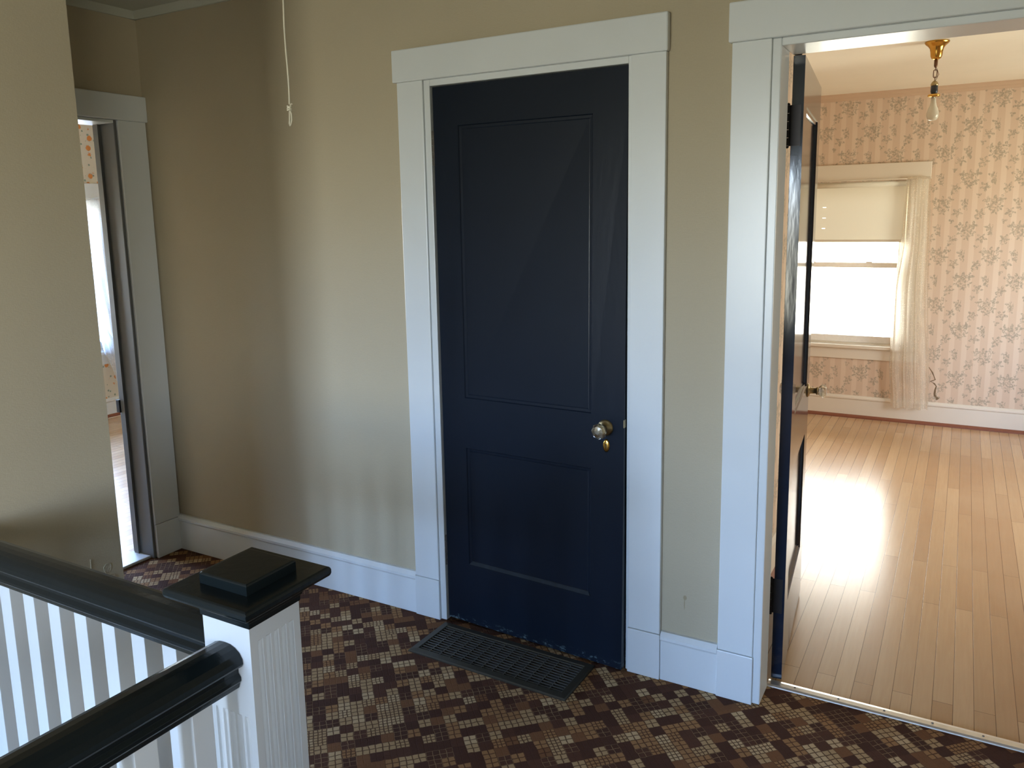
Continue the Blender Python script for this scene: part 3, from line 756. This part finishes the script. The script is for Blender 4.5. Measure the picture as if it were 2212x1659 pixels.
# ------------------------------------------------------------------ windows
def window(name, axis, c, u0, u1, z0, z1, inward, mat='room_trim', meet=None, casing=.11, stool=True, head_h=.115, glass_marg=.045, apron=True, upper_glass=True):
    """c = inner wall face; inward = +1/-1 direction of the room along the normal axis"""
    e = empty(name, (((u0+u1)/2, c, 0) if axis == 'x' else (c, (u0+u1)/2, 0)), kind='structure')
    s = inward
    def b(bm, a0, a1, n0, n1, zz0, zz1, bev=0):
        n0, n1 = c+s*n0, c+s*n1
        if axis == 'x': box(bm, a0, a1, min(n0, n1), max(n0, n1), zz0, zz1, bev)
        else: box(bm, min(n0, n1), max(n0, n1), a0, a1, zz0, zz1, bev)
        return bm
    for a0, a1 in ((u0-casing, u0), (u1, u1+casing)):
        soft(obj('side_casing', b(newbm(), a0, a1, 0, .020, z0-.002, z1+.01), M[mat], e), .002)
    soft(obj('head_casing', b(newbm(), u0-casing-.012, u1+casing+.012, 0, .027, z1+.01, z1+.01+head_h), M[mat], e), .003)
    if stool: soft(obj('window_stool', b(newbm(), u0-casing-.012, u1+casing+.012, -.06, .045, z0-.022, z0+.004), M[mat], e), .005)
    if apron: soft(obj('apron', b(newbm(), u0-casing, u1+casing, 0, .016, z0-.105, z0-.0225), M[mat], e), .002)
    bm = newbm()
    b(bm, u0, u0+.018, -.14, .0, z0, z1); b(bm, u1-.018, u1, -.14, .0, z0, z1); b(bm, u0+.018, u1-.018, -.14, 0, z1-.018, z1); b(bm, u0+.018, u1-.018, -.14, -.02, z0, z0+.012)
    obj('jamb', bm, M[mat], e)
    meet = meet or (z0+z1)/2
    for nm, zz0, zz1, d in (('lower_sash', z0+.012, meet+.019, -.055), ('upper_sash', meet-.019, z1-.018, -.09)):
        bm = newbm(); br = .052 if nm == 'lower_sash' else .038; tr = .038 if nm == 'lower_sash' else .05
        b(bm, u0+.018, u0+.018+glass_marg, d, d-.033, zz0, zz1); b(bm, u1-.018-glass_marg, u1-.018, d, d-.033, zz0, zz1)
        b(bm, u0+.018+glass_marg, u1-.018-glass_marg, d, d-.033, zz0, zz0+br); b(bm, u0+.018+glass_marg, u1-.018-glass_marg, d, d-.033, zz1-tr, zz1)
        sh = obj(nm, bm, M['vinyl'] if mat == 'room_trim' else M[mat], e)
        soft(sh, .003)
        obj('pane', b(newbm(), u0+.018+glass_marg, u1-.018-glass_marg, d-.014, d-.018, zz0+br, zz1-tr), M['pane'], sh)
    return e
w1 = window('window_1', 'x', FY, -1.25, -.36, .560, 1.775, -1, meet=1.161, glass_marg=.050)
for xx in (-1.02, -.62):
    bm = newbm(); box(bm, xx-.02, xx+.02, FY+.052, FY+.085, 1.1805, 1.188, bev=.002); obj('sash_lock', bm, M['vinyl'], w1)
window('window_2', 'y', BX, 3.1, 4.02, .545, 1.76, 1, mat='trim', meet=1.15)
window('added_window_6', 'y', BX, 1.35, 2.45, .545, 1.76, 1, mat='trim', meet=1.15)  # unseen second bedroom window, added to spill light onto the hall carpet
window('added_window_3', 'y', RX, 4.2, 5.6, .60, 1.92, -1)  # unseen side window, added to brighten the right room and its floor
window('window_4', 'x', BY, -2.10, -.50, .365, 2.10, 1, mat='trim', casing=.08)
window('added_window_5', 'y', 1.45, -2.2, -1.1, .70, 1.90, -1, mat='trim')  # unseen hall window, added as warm fill for newel and baluster sides

# ------------------------------------------------------------------ roller blind
rb = empty('roller_blind', (-.80, FY-.01, 1.75), label='cream roller blind pulled part way down the right room window', cat='roller blind')
bm = newbm()
sx0, sx1, zb, zt = -1.215, -.384, 1.352, 1.735
holes = [(-1.0, -.976, 1.585), (-1.0, -.976, 1.508), (-1.0, -.976, 1.430)]
holes = [(-.952, -.930, 1.592), (-.952, -.930, 1.513), (-.954, -.932, 1.436)]
xs = sorted({sx0, sx1} | {h[0] for h in holes} | {h[1] for h in holes}); zs = sorted({zb, zt} | {h[2] for h in holes} | {h[2]+.003 for h in holes})
for a, b in zip(xs, xs[1:]):
    for c, d in zip(zs, zs[1:]):
        if any(h[0] <= a and b <= h[1] and h[2] <= c and d <= h[2]+.0031 for h in holes): continue
        bm.faces.new([bm.verts.new(p) for p in ((a, FY-.004, c), (b, FY-.004, c), (b, FY-.004, d), (a, FY-.004, d))])
bmesh.ops.remove_doubles(bm, verts=bm.verts, dist=1e-5)
obj('blind_cloth', bm, M['shade'], rb)
bm = newbm(); box(bm, sx0, sx1, FY-.009, FY+.003, 1.334, 1.3525, bev=.002); obj('hem_bar', bm, M['room_trim'], rb)
bm = newbm(); lathe(bm, [(.018, -1.225), (.018, -.375)], (0, FY-.004, 1.752), 'x', 20); obj('roller', bm, M['shade'], rb, smooth=True)

# ------------------------------------------------------------------ curtains
def curtain(name, parent, axis, edgeL, edgeR, zs, depth, folds, amp, mat, nrm):
    """edgeL/edgeR: function of z -> position along wall"""
    bm = newbm(); nu, nz = 96, 40; grid = []
    for j in range(nz+1):
        z = zs[1]+(zs[0]-zs[1])*j/nz; t = j/nz; row = []
        L, R = edgeL(t), edgeR(t)
        for i in range(nu+1):
            s = i/nu
            a = amp*(.35+.65*min(1, t*2.2)) if t > .03 else amp*.35
            y = a*(math.sin(2*PI*folds*s+.5*math.sin(3*t)+.6) + .35*math.sin(2*PI*folds*2.3*s+1.7+t)) + .004*math.sin(9*s+14*t)
            u = L+(R-L)*(s+.018*math.sin(2*PI*folds*s*1.0+2*t))
            zz = z + (.006*math.sin(2*PI*folds*s+1) if j == nz else 0)
            row.append(bm.verts.new((u, depth+y*nrm, zz) if axis == 'x' else (depth+y*nrm, u, zz)))
        grid.append(row)
    for j in range(nz):
        for i in range(nu): bm.faces.new((grid[j][i], grid[j][i+1], grid[j+1][i+1], grid[j+1][i]))
    return obj(name, bm, M[mat], parent, smooth=True)
def lerp(pts):
    def f(t):
        for (a, b), (c, d) in zip(pts, pts[1:]):
            if t <= c:
                k = (t-a)/(c-a); k = k*k*(3-2*k); return b+(d-b)*k
        return pts[-1][1]
    return f
c1 = empty('lace_curtain', (-.30, FY-.06, 1.79), label='sheer white lace curtain gathered at the right side of the room window', cat='curtain')
curtain('curtain_cloth', c1, 'x', lerp([(0, -.392), (.25, -.405), (.5, -.445), (.8, -.44), (1, -.415)]), lerp([(0, -.238), (.3, -.220), (1, -.158)]), (.120, 1.795), FY-.062, 3.4, .011, 'lace', 1)
bm = newbm(); tube(bm, [(-1.37, FY-.005, 1.783), (-1.37, FY-.045, 1.783), (-1.36, FY-.058, 1.783), (-.25, FY-.058, 1.783), (-.237, FY-.045, 1.783), (-.237, FY-.027, 1.783)], .004, 8)
obj('curtain_rod', bm, M['room_trim'], c1, smooth=True)
bm = newbm()
for k in range(2): pass
obj('gathered_header', curtain_bm if False else lathe(newbm(), [(.006, -.385), (.010, -.36), (.007, -.34), (.011, -.32), (.007, -.30), (.0105, -.28), (.007, -.262), (.009, -.245), (.005, -.238)], (0, FY-.060, 1.786), 'x', 14), M['lace'], c1, smooth=True)
bm.free()
c2 = empty('voile_curtain', (BX+.06, 4.0, 1.76), label='white voile curtain at the bedroom window seen through the left doorway', cat='curtain')
curtain('curtain_cloth', c2, 'y', lerp([(0, 3.72), (.5, 3.74), (.72, 3.84), (.78, 3.93), (1, 4.02)]), lerp([(0, 4.10), (1, 4.19)]), (.30, 1.765), BX+.065, 4.5, .012, 'lace_blue', 1)
bm = newbm(); tube(bm, [(BX+.06, 2.95, 1.757), (BX+.06, 4.13, 1.757)], .004, 8); obj('curtain_rod', bm, M['trim'], c2, smooth=True)

# ------------------------------------------------------------------ ceiling light
fx, fy = -.188, 4.79
cl = empty('ceiling_light', (fx, fy, RC), label='small brass ceiling light on a chain with one bare bulb', cat='ceiling light')
bm = newbm(); lathe(bm, [(.057, RC), (.058, RC-.004), (.052, RC-.012), (.040, RC-.022), (.032, RC-.034), (.029, RC-.052), (.0265, RC-.072), (.022, RC-.082), (.012, RC-.088), (.006, RC-.089)], (fx, fy, 0), 'z', 36)
obj('canopy', bm, M['brass'], cl, smooth=True)
bm = newbm(); lathe(bm, [(.0085, 2.318), (.0085, 2.288), (.006, 2.280), (.004, 2.278)], (fx, fy, 0), 'z', 16); obj('stem', bm, M['bronze'], cl, smooth=True)
def link(cz, hh, r, ang, w=.0075):
    bm = newbm(); pts = []
    for i in range(20):
        a = 2*PI*i/20; u = w*math.cos(a); v = (hh-w)*(1 if math.sin(a) > 0 else -1)*(1 if abs(math.sin(a)) > 1e-6 else 0)+w*math.sin(a)
        pts.append((fx+u*math.cos(ang), fy+u*math.sin(ang), cz+v))
    return tube(bm, pts, r, 7, True)
obj('chain_link', link(2.274, .011, .0018, PI/2, .005), M['bronze'], cl, smooth=True)
obj('chain_link', link(2.248, .020, .0022, .3, .0085), M['bronze'], cl, smooth=True)
obj('chain_link', link(2.224, .011, .0018, PI/2, .005), M['bronze'], cl, smooth=True)
bm = newbm(); tube(bm, [(fx+.002, fy, 2.28), (fx+.010, fy, 2.262), (fx+.016, fy, 2.243), (fx+.009, fy, 2.226), (fx+.001, fy, 2.212)], .0014, 6); obj('lamp_wire', bm, M['bronze'], cl, smooth=True)
bm = newbm(); lathe(bm, [(.003, 2.216), (.013, 2.207), (.0175, 2.198), (.0175, 2.190), (.0165, 2.189)], (fx, fy, 0), 'z', 24); obj('socket_cap', bm, M['old_brass'], cl, smooth=True)
bm = newbm(); lathe(bm, [(.0165, 2.191), (.0172, 2.160), (.013, 2.148), (.011, 2.146)], (fx, fy, 0), 'z', 24); obj('socket', bm, M['socket'], cl, smooth=True)
bm = newbm(); lathe(bm, [(.012, 2.148), (.028, 2.146), (.0295, 2.141), (.028, 2.135), (.012, 2.133)], (fx, fy, 0), 'z', 28); obj('shade_holder', bm, M['brass'], cl, smooth=True)
bm = newbm(); lathe(bm, [(.011, 2.134), (.012, 2.118), (.0125, 2.105), (.016, 2.090), (.0235, 2.073), (.0285, 2.055), (.0290, 2.042), (.0255, 2.027), (.017, 2.018), (.006, 2.0155)], (fx, fy, 0), 'z', 32); obj('light_bulb', bm, M['bulb'], cl, smooth=True)
